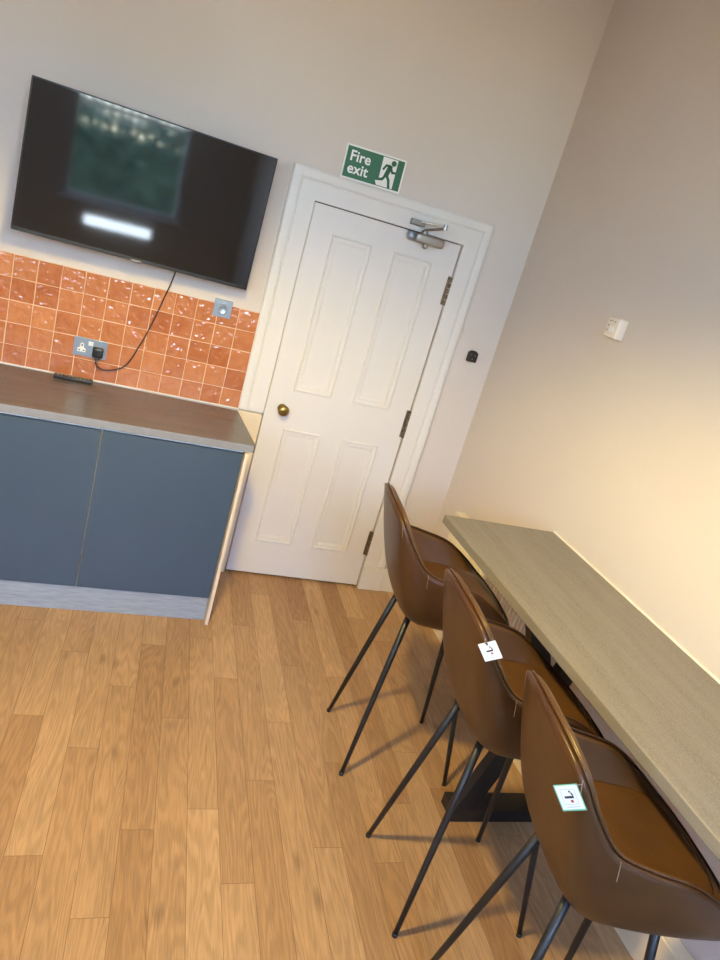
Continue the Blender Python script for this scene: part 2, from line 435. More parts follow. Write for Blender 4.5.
lathe(bm, [(0, 0), (0, .024), (.004, .024), (.007, .012), (.022, .010), (.028, .017), (.036, .0265), (.046, .029), (.055, .0255), (.061, .016), (.063, 0)], (.091, -.004, .974), (0, -1, 0), 28)
obj('door_knob', bm, M['brass'], door, True)
for za, zb in ((1.68, 1.825), (.945, 1.10), (.215, .365)):
    bm = new_bm()
    n = 5; hh = (zb - za) / n
    for i in range(n):
        lathe(bm, [(0, 0), (0, .0085), (hh * .92, .0085), (hh * .92, 0)], (DW + .004, -.010, za + i * hh), (0, 0, 1), 12)
    box(bm, DW - .016, DW - .002, -.0062, -.004, za, zb, .0008)
    h = obj('hinge', bm, M['hinge'], door)
# door closer
cl = new_bm()
box(cl, .515, .668, -.062, -.005, 1.940, 1.984, .012, 4)
c_ob = obj('door_closer', cl, M['silver'], door, True)
c_ob['label'] = 'silver overhead door closer'
bm = new_bm(); lathe(bm, [(0, 0), (0, .021), (.030, .021), (.036, .016), (.036, 0)], (.516, -.033, 1.962), (-1, 0, 0), 20); box(bm, .486, .512, -.05, -.005, 1.944, 1.98, .004)
obj('closer_end_cap', bm, M['steel'], c_ob, True)
bm = new_bm(); lathe(bm, [(0, .014), (.012, .014), (.02, .010), (.024, 0)], (.580, -.034, 1.941), (0, -.25, -1), 18)
obj('closer_valve', bm, M['silver'], c_ob, True)
bm = new_bm(); lathe(bm, [(0, .016), (.014, .016), (.018, .011), (.018, 0)], (.560, -.034, 1.983), (0, 0, 1), 18)
def bar(bm, p, q, w, th, mi=0):
    p, q = Vector(p), Vector(q); d = (q - p); L = d.length; d.normalize()
    s = Vector((0, -1, 0)); s = (s - d * s.dot(d)).normalized(); u = d.cross(s)
    Mx = Matrix((( d.x, s.x, u.x, p.x), (d.y, s.y, u.y, p.y), (d.z, s.z, u.z, p.z), (0, 0, 0, 1)))
    box(bm, -.006, L + .006, -w / 2, w / 2, -th / 2, th / 2, min(w, th) * .3, 2, mi, Mx)
bar(bm, (.560, -.036, 2.004), (.628, -.105, 2.034), .018, .010)
obj('closer_arm', bm, M['silver_dark'], c_ob)
bm = new_bm(); bar(bm, (.628, -.105, 2.046), (.520, -.045, 2.034), .014, .008); lathe(bm, [(0, 0), (0, .011), (.026, .011), (.026, 0)], (.628, -.105, 2.027), (0, 0, 1), 16)
obj('closer_arm', bm, M['silver'], c_ob)
bm = new_bm(); box(bm, .475, .545, -.052, -.0185, 2.014, 2.040, .003)
obj('closer_shoe', bm, M['silver_dark'], c_ob)

# added backing slab behind the leaf: blocks sky light, coloured dark as gap shade
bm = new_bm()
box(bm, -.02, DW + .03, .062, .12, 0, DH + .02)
structure(obj('door_backing', bm, M['gap_shade']), 'added backing slab behind the door, dark as gap shade')

def architrave():
    bm = new_bm()
    prof = [(0, .0), (0, .017), (.003, .019), (.078, .019), (.081, .016), (.085, .016), (.089, .0205), (.098, .0225), (.112, .023), (.124, .0215), (.1315, .017), (.1315, 0)]
    rows = []
    for dd, h in prof:
        y = -h
        rows.append([bm.verts.new(p) for p in ((-dd, y, .935), (-dd, y, DH + dd), (DW + .008 + dd, y, DH + dd), (DW + .008 + dd, y, .152))])
    for A, B in zip(rows, rows[1:]):
        for q in range(3): bm.faces.new((A[q], A[q + 1], B[q + 1], B[q]))
    bm.faces.new([r[0] for r in rows]); bm.faces.new([r[3] for r in rows][::-1])
    return bm
structure(obj('trim_1', architrave(), M['gloss_white']), 'white moulded architrave round the door')
bm = new_bm(); box(bm, DW + .008, DW + .146, -.031, 0, .0005, .150, .004)
structure(obj('trim_2', bm, M['gloss_white']), 'white plinth block at the right foot of the architrave')
bm = new_bm(); box(bm, -.1315, -.003, -.020, 0, .0005, .924, .003)
structure(obj('trim_3', bm, M['old_cream']), 'yellowed cream lower architrave behind the worktop end')

def skirting(bm, p0, p1, nrm, h=.205):
    prof = [(0, 0), (.020, 0), (.020, h * .78), (.016, h * .80), (.016, h * .84), (.019, h * .86), (.012, h * .95), (.006, h), (0, h)]
    n = Vector(nrm); A = [bm.verts.new(Vector(p0) + n * a + Vector((0, 0, z))) for a, z in prof]; B = [bm.verts.new(Vector(p1) + n * a + Vector((0, 0, z))) for a, z in prof]
    for q in range(len(prof) - 1): bm.faces.new((A[q], A[q + 1], B[q + 1], B[q]))
    bm.faces.new(A); bm.faces.new(B[::-1])
bm = new_bm(); skirting(bm, (DW + .147, 0, .0005), (XR, 0, .0005), (0, -1, 0)); structure(obj('baseboard_back', bm, M['gloss_white']))
bm = new_bm(); skirting(bm, (XR, -.021, .0005), (XR, YF, .0005), (-1, 0, 0)); structure(obj('baseboard_right', bm, M['old_cream']))

# ------------------------------------------------------------------ tiled splashback
bm = new_bm(); lay = bm.loops.layers.float_color.new('tile')
rt = random.Random(5)
zed = [.9300, 1.0195, 1.1195, 1.2195, 1.3195, 1.4195]
tt = {(0, 4): .62, (1, 4): .35, (2, 4): .45, (0, 3): .50, (1, 3): .58, (0, 2): .55, (1, 2): .22, (2, 2): .28, (0, 1): .18, (1, 1): .66, (2, 1): .66, (0, 0): .66, (1, 0): .35, (2, 0): .42, (4, 3): .12}
for i in range(13):
    xb = -.1273 - .1 * i; xa = xb - .1
    for j in range(5):
        za, zb = zed[j], zed[j + 1]
        gg = .0016
        a, b, c, d_ = xa + gg, xb - gg, za + gg, zb - gg
        # slightly uneven hand-made face
        j1 = lambda: rt.uniform(-.0009, .0009)
        y = -.0085 + j1() * .4
        tl = (rt.uniform(-.0014, .0014), rt.uniform(-.0014, .0014))
        yy = lambda sx, sz: y + tl[0] * sx + tl[1] * sz
        o_ = [(a + j1(), c + j1(), -1, -1), (b + j1(), c + j1(), 1, -1), (b + j1(), d_ + j1(), 1, 1), (a + j1(), d_ + j1(), -1, 1)]
        outer = [bm.verts.new((px, -.0045, pz)) for px, pz, _, _ in o_]
        inner = [bm.verts.new((px - sx * .003, yy(sx, sz), pz - sz * .003)) for px, pz, sx, sz in o_]
        col = (tt.get((i, j), min(.95, max(.05, rt.gauss(.48, .20)))), rt.random(), rt.random(), 1)
        fs = [bm.faces.new(inner)] + [bm.faces.new((outer[q], outer[(q + 1) % 4], inner[(q + 1) % 4], inner[q])) for q in range(4)]
        for f in fs:
            for lp in f.loops: lp[lay] = col
box(bm, -.1273 - 1.3, -.1285, -.0052, -.0002, .926, 1.4195, mi=1)
box(bm, -1.3650, -.1285, -.011, -.0052, .9262, .9305, mi=2)
box(bm, -.1288, -.1255, -.0085, -.0003, .926, 1.4195, mi=2)
sp = obj('tiled_splashback', bm, [M['tile'], M['grout'], M['sealant']])
tag(sp, 'splashback of glossy square terracotta orange tiles above the dark worktop', 'splashback')

# ------------------------------------------------------------------ base unit with worktop
WT = .925
RZ = math.atan(.034)
def fy(x, off=0.0): return -.541 + .034 * (x + .106) + off       # front edge of the worktop
def prism(bm, outline, z0, z1, bev=0, seg=2, mi=0):
    a = [bm.verts.new((x, y, z0)) for x, y in outline]; b = [bm.verts.new((x, y, z1)) for x, y in outline]
    n = len(outline)
    fs = [bm.faces.new(a[::-1]), bm.faces.new(b)] + [bm.faces.new((a[i], a[(i + 1) % n], b[(i + 1) % n], b[i])) for i in range(n)]
    for f in fs: f.material_index = mi
    if bev:
        bmesh.ops.bevel(bm, geom=list({e for f in fs for e in f.edges}), offset=bev, segments=seg, affect='EDGES', profile=.5)
XE = -1.365
bm = new_bm(); prism(bm, [(-.132, -.0315), (XE, -.012), (XE, fy(XE)), (-.113, fy(-.106)), (-.106, fy(-.106) + .007)], WT - .036, WT, .003)
wt_ = obj('worktop', bm, M['worktop'])
bm = new_bm(); prism(bm, [(XE, fy(XE, -.0003)), (XE, fy(XE, -.0018)), (-.114, fy(-.106, -.0018)), (-.114, fy(-.106, -.0003))], WT - .0345, WT - .002, .0006, 1)  # daylight on the worktop front is put into this lighter grey
eg = obj('front_edge', bm, M['edge_daylit'], wt_); eg['label'] = 'worktop front edge with daylight painted as lighter grey'
tag(wt_, 'dark charcoal laminate worktop on the navy cabinets below the television', 'worktop')
def cabinet(xa, xb, label, edge=False):
    t_ = thing('base_cabinet', label, 'cabinet', (xb, fy(xb, .03), 0.0), 0, 'navy base cabinets')
    ox, oy = xb, fy(xb, .03)
    bm = new_bm(); prism(bm, [(xa + .001 - ox, -.03 - oy), (xa + .001 - ox, fy(xa, .0365) - oy), (xb - .001 - ox, fy(xb, .0365) - oy), (xb - .001 - ox, -.03 - oy)], .13, WT - .040)
    obj('carcass', bm, M['white_plastic'], t_)
    bm = new_bm()
    gp = .0016
    prism(bm, [(xa + gp - ox, fy(xa, .035) - oy), (xa + gp - ox, fy(xa, .014) - oy), (xb - gp - ox, fy(xb, .014) - oy), (xb - gp - ox, fy(xb, .035) - oy)], .127, WT - .052, .0012, 1)
    dr = obj('door', bm, M['navy'], t_)
    if edge:
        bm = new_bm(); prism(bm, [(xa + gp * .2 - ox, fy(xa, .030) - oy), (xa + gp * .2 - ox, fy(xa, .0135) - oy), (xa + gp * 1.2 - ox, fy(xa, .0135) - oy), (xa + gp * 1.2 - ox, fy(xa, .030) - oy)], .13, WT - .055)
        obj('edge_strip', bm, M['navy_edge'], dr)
    return t_
cabinet(-.749, -.149, 'navy blue cabinet with plain door beside the cream end panel and white door', True)
cabinet(-1.349, -.750, 'navy blue cabinet with plain door at the left edge, below the remote control')
bm = new_bm(); box(bm, -.148, -.1325, fy(-.14, -.020), -.022, .0005, WT - .037, .001)
tag(obj('end_panel', bm, M['board_edge']), 'thin cream end panel closing the navy cabinets beside the door', 'panel')
bm = new_bm(); prism(bm, [(-1.352, fy(-1.352, .036)), (-1.352, fy(-1.352, .022)), (-.150, fy(-.15, .022)), (-.150, fy(-.15, .036))], .0005, .126, .001, 1)
tag(obj('plinth_board', bm, M['plinth']), 'blue-grey wood-grain plinth board along the floor under the navy cabinets', 'plinth')

# remote control lying at the back of the worktop
r_ = thing('remote_control', 'black remote control lying on the worktop against the orange tiles', 'remote', (-.912, -.062, WT + .0006), math.radians(1.5))
bm = new_bm(); box(bm, -.085, .085, -.021, .021, 0, .017, .005, 3); obj('body', bm, M['black_plastic'], r_, True)
for i in range(9):
    for j in range(3):
        if i == 4: continue
        bm = new_bm(); lathe(bm, [(0, .0035), (.0016, .0035), (.002, .0025), (.002, 0)], (-.068 + .0165 * i, -.011 + .011 * j, .0166), (0, 0, 1), 10)
        obj('button', bm, M['grey_plastic'], r_)
bm = new_bm(); lathe(bm, [(0, .009), (.0016, .009), (.002, .006), (.002, 0)], (-.002, 0, .0166), (0, 0, 1), 16); obj('navigation_ring', bm, M['silver'], r_)

# ------------------------------------------------------------------ television
TVY = -.165
tv = thing('television', 'wide black flat-screen television mounted on the wall above the orange tiles', 'television', (-.727, TVY, 1.825))
tv.rotation_euler = (0, math.radians(1.1), math.radians(4))
hw, hh = .4975, .2915
bm = new_bm(); box(bm, -hw, hw, 0, .030, -hh, hh, .004); box(bm, -.33, .33, .029, .065, -.24, .10, .015, 3)
obj('casing', bm, M['tv_body'], tv)
bm = new_bm(); box(bm, -hw + .006, hw - .006, -.0012, .0005, -hh + .016, hh - .006); obj('screen', bm, M['tv_screen'], tv)
bm = new_bm(); box(bm, -hw + .001, hw - .001, -.004, 0, -hh + .001, -hh + .015, .0015); ch = obj('bezel', bm, M['tv_body'], tv)
bm = new_bm(); box(bm, -.02, .02, -.006, -.001, -hh - .004, -hh + .007, .002); obj('logo_bar', bm, M['silver_dark'], tv)
bm = new_bm(); box(bm, -.16, .16, .065, .075, -.13, .07, .002); box(bm, -.06, .06, .075, .140, -.05, .00, .004); box(bm, -.13, .13, .140, .152, -.13, .09, .002)
obj('wall_bracket', bm, M['black_metal'], tv)

# twin socket with plug and cable, single plate
so = thing('power_socket', 'twin brushed steel wall socket low on the orange tiles with one plug in', 'socket', (-.863, -.0092, 1.079))
bm = new_bm(); box(bm, -.074, .074, -.0035, 0, -.0435, .0435, .0015); obj('faceplate', bm, M['steel'], so)
for sx in (-.0055, .0055):
    bm = new_bm(); box(bm, sx - .005, sx + .005, -.0075, -.003, .012, .031, .001); ob = obj('switch', bm, M['white_plastic'], so)
bm = new_bm()
poly = [(-.055, -.024), (-.019, -.024), (-.019, -.007), (-.028, -.004), (-.030, .014), (-.033, .018), (-.041, .018), (-.044, .014), (-.046, -.004), (-.055, -.007)]
poly_prism(bm, poly, -.0046, -.0030)
ins = obj('outlet', bm, M['white_plastic'], so)
for a, b, c, d_ in ((-.0395, -.0345, .003, .013), (-.050, -.043, -.019, -.014), (-.031, -.024, -.019, -.014)):
    bm = new_bm(); box(bm, a, b, -.0049, -.0045, c, d_)
    obj('pin_hole', bm, M['black_plastic'], ins)
pl = thing('power_cable', 'thin black television cable with square plug hanging down the orange tiles to the socket', 'cable', (-.827, -.0130, 1.070))
bm = new_bm(); box(bm, -.024, .024, -.030, 0, -.026, .024, .009, 3); box(bm, -.013, .013, -.028, -.006, -.036, -.024, .004, 2); obj('plug', bm, M['black_plastic'], pl, True)
path = catmull([(0, -.018, -.030), (-.002, -.018, -.050), (.012, -.014, -.070), (.040, -.010, -.078), (.080, -.010, -.068), (.120, -.010, -.046), (.148, -.008, -.005), (.170, -.008, .055), (.195, -.010, .125), (.220, -.016, .215), (.244, -.028, .315), (.262, -.055, .40), (.270, -.085, .46)], False, 6)
bm = new_bm(); tube(bm, path, .0032, 8); obj('cord', bm, M['black_rubber'], pl, True)
sw = thing('connection_plate', 'small square steel cable plate at the top of the orange tiles below the television corner', 'wall plate', (-.309, -.0092, 1.400))
bm = new_bm(); box(bm, -.043, .043, -.0035, 0, -.0415, .0415, .0015); obj('faceplate', bm, M['steel'], sw)
bm = new_bm(); lathe(bm, [(0, .024), (.0015, .024), (.003, .020), (.001, .017), (.001, 0)], (.0, -.003, -.004), (0, -1, 0), 24); obj('round_insert', bm, M['steel'], sw, True)
for sx in (-.033, .033):
    bm = new_bm(); lathe(bm, [(0, .0035), (.0012, .003), (.0012, 0)], (sx, -.003, 0), (0, -1, 0), 10)
    obj('screw', bm, M['silver'], sw)

# ------------------------------------------------------------------ fire exit sign standing on the architrave
sg = thing('fire_exit_sign', 'green and white Fire exit sign with running figure above the door', 'sign', (.237, -.0006, 2.1195), math.radians(0), None)
SW, SH = .300, .150
sg.rotation_euler = (0, math.radians(-.9), 0); sg.location.z = 2.1225
bm = new_bm(); box(bm, -SW / 2, SW / 2, -.006, 0, 0, SH, .001); obj('board', bm, M['sign_white'], sg)
bm = new_bm(); box(bm, -SW / 2 + .008, SW / 2 - .008, -.0068, -.006, .008, SH - .008); obj('green_field', bm, M['green'], sg)
def text_obj(name, body, size, loc, m, parent, bold=0.0):
    cu = bpy.data.curves.new(name, 'FONT'); cu.body = body; cu.size = size; cu.extrude = .0004; cu.offset = bold; cu.space_character = 1.03
    o = bpy.data.objects.new(name, cu); C.objects.link(o); o.data.materials.append(m)
    bpy.context.view_layer.update()
    me = bpy.data.meshes.new_from_object(o.evaluated_get(bpy.context.evaluated_depsgraph_get()))
    bpy.data.objects.remove(o); 
    q = bpy.data.objects.new(name, me); C.objects.link(q); q.parent = parent; q.location = loc; q.rotation_euler = (PI / 2, 0, 0)
    if not me.materials: me.materials.append(m)
    return q
text_obj('lettering', 'Fire', .064, (-.125, -.0072, .083), M['sign_white'], sg, .0012)
text_obj('lettering', 'exit', .064, (-.125, -.0072, .029), M['sign_white'], sg, .0012)
# pictogram: white doorway with a green running figure
bm = new_bm(); 
poly_prism(bm, [(.028, .011), (.108, .011), (.108, .139), (.033, .139), (.033, .075), (.033, .045), (.018, .030)], -.0076, -.0068); pic = obj('pictogram', bm, M['sign_white'], sg)
bm = new_bm()
lathe(bm, [(0, .0125), (.0008, .0125), (.0008, 0)], (.090, -.0076, .121), (0, -1, 0), 20)
def limb(pts, w):
    for (a, b), (c, d_) in zip(pts, pts[1:]):
        p, q = Vector((a, 0, b)), Vector((c, 0, d_)); dd = (q - p).normalized(); nn = Vector((-dd.z, 0, dd.x)) * w / 2
        e = dd * w * .3
        poly_prism(bm, [((p - e + nn).x, (p - e + nn).z), ((q + e + nn).x, (q + e + nn).z), ((q + e - nn).x, (q + e - nn).z), ((p - e - nn).x, (p - e - nn).z)], -.0084, -.0076)
limb([(.076, .103), (.065, .062)], .022)
limb([(.080, .102), (.057, .106), (.045, .086)], .010)
limb([(.080, .100), (.092, .080), (.107, .083)], .010)
limb([(.068, .064), (.082, .044), (.090, .014)], .013)
limb([(.062, .060), (.050, .042), (.018, .036)], .012)
obj('running_figure', bm, M['green'], pic)

# small black box by the corner, cream box on the right wall
bx = thing('door_release_switch', 'small black square control unit on the wall right of the door', 'wall sensor', (1.026, -.0006, 1.461))
bm = new_bm(); box(bm, -.028, .028, -.022, 0, -.029, .025, .006, 3); box(bm, -.020, .020, -.020, -.001, .022, .032, .008, 3); obj('body', bm, M['black_plastic'], bx, True)
for px, pz in ((-.012, .010), (.010, .008), (.0, -.012)):
    bm = new_bm(); box(bm, px - .004, px + .004, -.0235, -.021, pz - .003, pz + .003, .001)
    obj('button', bm, M['silver_dark'], bx)
al = thing('alarm_switch', 'small cream square push-button unit on the plain right wall above the bar', 'wall unit', (XR - .0006, -.975, 1.838), 0)
bm = new_bm(); box(bm, -.045, 0, -.0415, .0415, -.0415, .0415, .007, 3); obj('body', bm, M['cream_plastic'], al, True)
bm = new_bm(); lathe(bm, [(0, .019), (.003, .018), (.005, .012), (.005, 0)], (-.0446, -.004, -.006), (-1, 0, 0), 22); obj('button', bm, M['sign_white'], al, True)
for py, pz in ((.022, .024), (.008, .026), (.024, .006), (.025, -.014), (-.014, .024)):
    bm = new_bm(); box(bm, -.0462, -.044, py - .004, py + .004, pz - .003, pz + .003, .0008)
    obj('indicator', bm, M['grey_plastic'], al)

# ------------------------------------------------------------------ radiator
rd = thing('radiator', 'cream fluted panel radiator on the right wall beneath the bar', 'radiator', (XR, -.33, 0.0))
bm = new_bm()
Ln = 1.02; x0, x1 = -.088, -.038; nfl = 34; pts = []
for i in range(nfl):
    y = -Ln * i / nfl; s = Ln / nfl
    pts += [(x0 + .008, y), (x0, y - s * .22), (x0, y - s * .62), (x0 + .008, y - s * .84)]
outline = pts + [(x0 + .008, -Ln), (x1, -Ln), (x1, 0)]
prism(bm, outline, .17, .685)
pn = obj('panel', bm, M['radiator'], rd)
bm = new_bm(); box(bm, x0 - .004, x1 + .004, -Ln - .004, .004, .685, .692, .002); obj('top_grille', bm, M['radiator'], rd)
bm = new_bm(); tube(bm, catmull([(-.07, .002, .205), (-.07, .028, .205), (-.070, .035, .190), (-.07, .035, .0015)], False, 5), .0085, 12); obj('pipe', bm, M['radiator'], rd, True)
bm = new_bm(); lathe(bm, [(0, 0), (0, .016), (.05, .019), (.06, .013), (.06, 0)], (-.07, .035, .19), (0, 0, 1), 18); obj('valve', bm, M['white_plastic'], rd, True)
for yb_ in (-.22, -.83):
    bm = new_bm(); box(bm, -.040, -.0008, yb_ - .02, yb_ + .02, .3, .6, .002); obj('wall_bracket', bm, M['radiator'], rd)

# ------------------------------------------------------------------ bar
BX0, BX1, BY0, BY1, BZ = .612, XR - .0075, -1.065, -3.45, .951
bm = new_bm(); box(bm, BX0, BX1, BY1, BY0, BZ - .036, BZ, .004, 3)
tag(obj('breakfast_bar', bm, M['bar_top']), 'long grey stone-effect breakfast bar top along the right wall', 'bar counter')
bm = new_bm(); box(bm, BX1 + .0003, XR - .0004, BY1, BY0, BZ - .020, BZ + .006, .002)
structure(obj('trim_5', bm, M['sealant']), 'white sealant strip between bar and wall')
def bar_leg(y, label):
    t_ = thing('bar_trestle', label, 'table leg', (.925, y, 0), 0, 'black trestles under the bar')
    bm = new_bm(); box(bm, -.235, .235, -.05, .05, .0008, .052, .003); obj('foot_bar', bm, M['black_metal'], t_)
    bm = new_bm(); box(bm, -.225, .235, -.04, .04, BZ - .062, BZ - .0368, .002); obj('top_bar', bm, M['black_metal'], t_)
    for a, b in (((-.195, 0, .045), (.07, 0, BZ - .055)), ((.195, 0, .045), (-.175, 0, BZ - .055))):
        bm = new_bm()
        p, q = Vector(a), Vector(b); w = .04
        s = -1 if a[0] < 0 else 1
        yy0, yy1 = (-.046, -.002) if s < 0 else (.002, .046)
        poly_prism(bm, [(p.x - w, p.z), (p.x + w, p.z), (q.x + w, q.z), (q.x - w, q.z)], yy0, yy1)
        obj('strut', bm, M['black_metal'], t_)
bar_leg(-1.695, 'black steel crossed trestle holding up the bar behind the middle stool')

# ------------------------------------------------------------------ bar stools
def sym(P): return P + [(x, -y, z) for x, y, z in P[-2:0:-1]]
TW = math.radians(-2)                                      # the shell is swivelled a little on its legs
def tw(P):
    c, q = math.cos(TW), math.sin(TW)
    return [(x * c - y * q, x * q + y * c, z) for x, y, z in P]
def sym(P): return tw(P + [(x, -y, z) for x, y, z in P[-2:0:-1]])
P0 = sym([(-.300, 0, 1.090), (-.297, .100, 1.086), (-.278, .182, 1.060), (-.222, .205, .980), (-.155, .218, .912), (-.07, .231, .890), (.05, .234, .866), (.14, .226, .818), (.21, .208, .765), (.248, .14, .742), (.262, 0, .735)])
P1 = sym([(-.262, 0, .93), (-.258, .10, .925), (-.240, .185, .905), (-.205, .215, .87), (-.155, .237, .825), (-.07, .244, .80), (.05, .245, .785), (.15, .238, .755), (.225, .214, .720), (.263, .14, .710), (.276, 0, .70)])
P2 = sym([(-.200, 0, .705), (-.198, .09, .705), (-.190, .155, .700), (-.170, .19, .692), (-.13, .208, .685), (-.06, .215, .682), (.04, .215, .675), (.15, .208, .675), (.22, .18, .675), (.25, .11, .675), (.258, 0, .675)])
P3 = sym([(-.135, 0, .670), (-.132, .06, .670), (-.122, .10, .670), (-.105, .125, .670), (-.075, .142, .670), (-.02, .148, .670), (.04, .148, .670), (.10, .14, .670), (.15, .115, .670), (.175, .07, .670), (.18, 0, .670)])
Q0 = sym([(-.266, 0, 1.088), (-.263, .092, 1.084), (-.246, .160, 1.056), (-.194, .174, .975), (-.135, .190, .907), (-.065, .200, .885), (.045, .202, .861), (.128, .195, .815), (.192, .181, .772), (.226, .12, .754), (.238, 0, .748)])
Q1 = sym([(-.185, 0, .92), (-.182, .085, .92), (-.172, .142, .905), (-.152, .164, .88), (-.120, .180, .855), (-.065, .187, .84), (.04, .188, .828), (.128, .181, .800), (.190, .165, .775), (.222, .10, .770), (.230, 0, .768)])
Q3 = sym([(-.145, 0, .788), (-.143, .07, .788), (-.135, .115, .788), (-.12, .14, .788), (-.095, .157, .787), (-.045, .168, .785), (.035, .171, .783), (.12, .166, .780), (.175, .148, .776), (.203, .09, .773), (.210, 0, .771)])
NSUB = 8
R0, R1, R2, R3 = (catmull(p, True, NSUB) for p in (P0, P1, P2, P3))
I0, I1, I3 = (catmull(p, True, NSUB) for p in (Q0, Q1, Q3))
NT_ = len(R0)
def lerp_loop(R, u):
    u = (u % 1.0) * NT_; i = int(u); f = u - i
    return R[i % NT_].lerp(R[(i + 1) % NT_], f)
def outer(u, s):
    a, b, c, d_ = (lerp_loop(R, u) for R in (R0, R1, R2, R3)); w = 1 - s
    return a * w ** 3 + b * 3 * w * w * s + c * 3 * w * s * s + d_ * s ** 3
def outer_n(u, s):
    e = .004
    n = (outer(u + e, s) - outer(u - e, s)).cross(outer(u, s + e) - outer(u, max(0, s - e))).normalized()
    c = outer(u, s) - Vector((0, 0, .8)); c.z = 0
    return n if n.dot(c) > 0 else -n

def shell_bm():
    bm = new_bm(); ns = 18; rings = []
    # rim roll from the middle of the edge outward, then down the outside
    mid = [(R0[i] + I0[i]) / 2 + Vector((0, 0, .006)) for i in range(NT_)]
    low = [R0[i].lerp(I0[i], .5) - Vector((0, 0, .02)) for i in range(NT_)]
    rings.append(low)
    rings.append([mid[i].lerp(R0[i], .35) + Vector((0, 0, -.001)) for i in range(NT_)])
    rings.append([mid[i].lerp(R0[i], .75) + Vector((0, 0, .0005)) for i in range(NT_)])
    for k in range(0, ns + 1):
        s = k / ns; w = 1 - s
        rings.append([R0[i] * w ** 3 + R1[i] * 3 * w * w * s + R2[i] * 3 * w * s * s + R3[i] * s ** 3 for i in range(NT_)])
    V = [[bm.verts.new(p) for p in r] for r in rings]
    for A, B in zip(V, V[1:]):
        for i in range(NT_): bm.faces.new((A[i], A[(i + 1) % NT_], B[(i + 1) % NT_], B[i]))
    bm.faces.new(V[-1])
    return bm
def cushion_bm():
    bm = new_bm(); rings = []
    mid = [(R0[i] + I0[i]) / 2 + Vector((0, 0, .006)) for i in range(NT_)]
    rings.append([R0[i].lerp(I0[i], .52) - Vector((0, 0, .03)) for i in range(NT_)])
    rings.append([mid[i].lerp(I0[i], .25) - Vector((0, 0, .001)) for i in range(NT_)])
    rings.append([mid[i].lerp(I0[i], .70) + Vector((0, 0, .001)) for i in range(NT_)])
    ns = 12
    for k in range(ns + 1):
        s = k / ns; w = 1 - s
        rings.append([I0[i] * w * w + I1[i] * 2 * w * s + I3[i] * s * s for i in range(NT_)])
    V = [[bm.verts.new(p) for p in r] for r in rings]
    for A, B in zip(V, V[1:]):
        for i in range(NT_): bm.faces.new((A[i], A[(i + 1) % NT_], B[(i + 1) % NT_], B[i]))
    return bm
def seat_bm():
    bm = new_bm(); c = Vector((.03, 0, .783)); rings = []
    for f, dz in ((1.015, -.014), (1.0, -.002), (.975, .003), (.93, .005), (.75, .007), (.5, .007), (.25, .007)):
        rings.append([Vector((c.x + (p.x - c.x) * f, c.y + (p.y - c.y) * f, p.z + dz)) for p in I3])
    V = [[bm.verts.new(p) for p in r] for r in rings]
    for A, B in zip(V, V[1:]):
        for i in range(NT_): bm.faces.new((A[i], A[(i + 1) % NT_], B[(i + 1) % NT_], B[i]))
    bm.faces.new(V[-1])
    return bm

def swing_tag(parent, tl, tr, bl, out, edge, edge_label, rim_u):
    """square card hanging by one corner from a thread at the rim, printed on its outer face"""
    n = Vector(out).normalized(); off = n * Vector(out).length
    tl, tr, bl = (Vector(p) + off for p in (tl, tr, bl)); ex, ey = tr - tl, bl - tl
    n = ex.cross(ey).normalized(); n = n if n.dot(Vector(out)) > 0 else -n
    def card(bm, a0, a1, b0, b1, d0, d1, mi=0):
        q = [(a0, b0), (a1, b0), (a1, b1), (a0, b1)]
        A = [bm.verts.new(tl + ex * a + ey * b + n * d0) for a, b in q]; B = [bm.verts.new(tl + ex * a + ey * b + n * d1) for a, b in q]
        bm.faces.new(A); bm.faces.new(B[::-1])
        for k_ in range(4): bm.faces.new((A[k_], B[k_], B[(k_ + 1) % 4], A[(k_ + 1) % 4]))
    bm = new_bm(); card(bm, 0, 1, 0, 1, 0, .0006); b = obj('swing_tag', bm, edge, parent); b['label'] = edge_label
    bm = new_bm(); card(bm, .05, .96, .04, .94, .0006, .0009); obj('white_face', bm, M['label_white'], b)
    bm = new_bm()
    for q in ((.20, .80, .18, .20), (.20, .80, .74, .76), (.20, .22, .18, .76), (.78, .80, .18, .76), (.24, .80, .84, .87)): card(bm, *q, .0009, .0010)
    obj('printed_frame', bm, M['label_grey'], b)
    bm = new_bm(); card(bm, .30, .68, .44, .53, .0009, .0011)
    for q in ((.62, .69, .38, .43), (.60, .66, .31, .38), (.54, .61, .24, .31)): card(bm, *q, .0009, .0011)
    obj('cigarette_symbol', bm, M['label_black'], b)
    bm = new_bm(); card(bm, .50, .61, .59, .69, .0009, .0011); obj('red_dot', bm, M['label_red'], b)
    bm = new_bm(); top = tl + ex * .96 + ey * .05; rim = outer(rim_u, .015) + outer_n(rim_u, .015) * .001
    tube(bm, [rim, rim.lerp(top, .5) + n * .003, top + n * .0008], .0005, 6); obj('thread', bm, M['label_grey'], b)

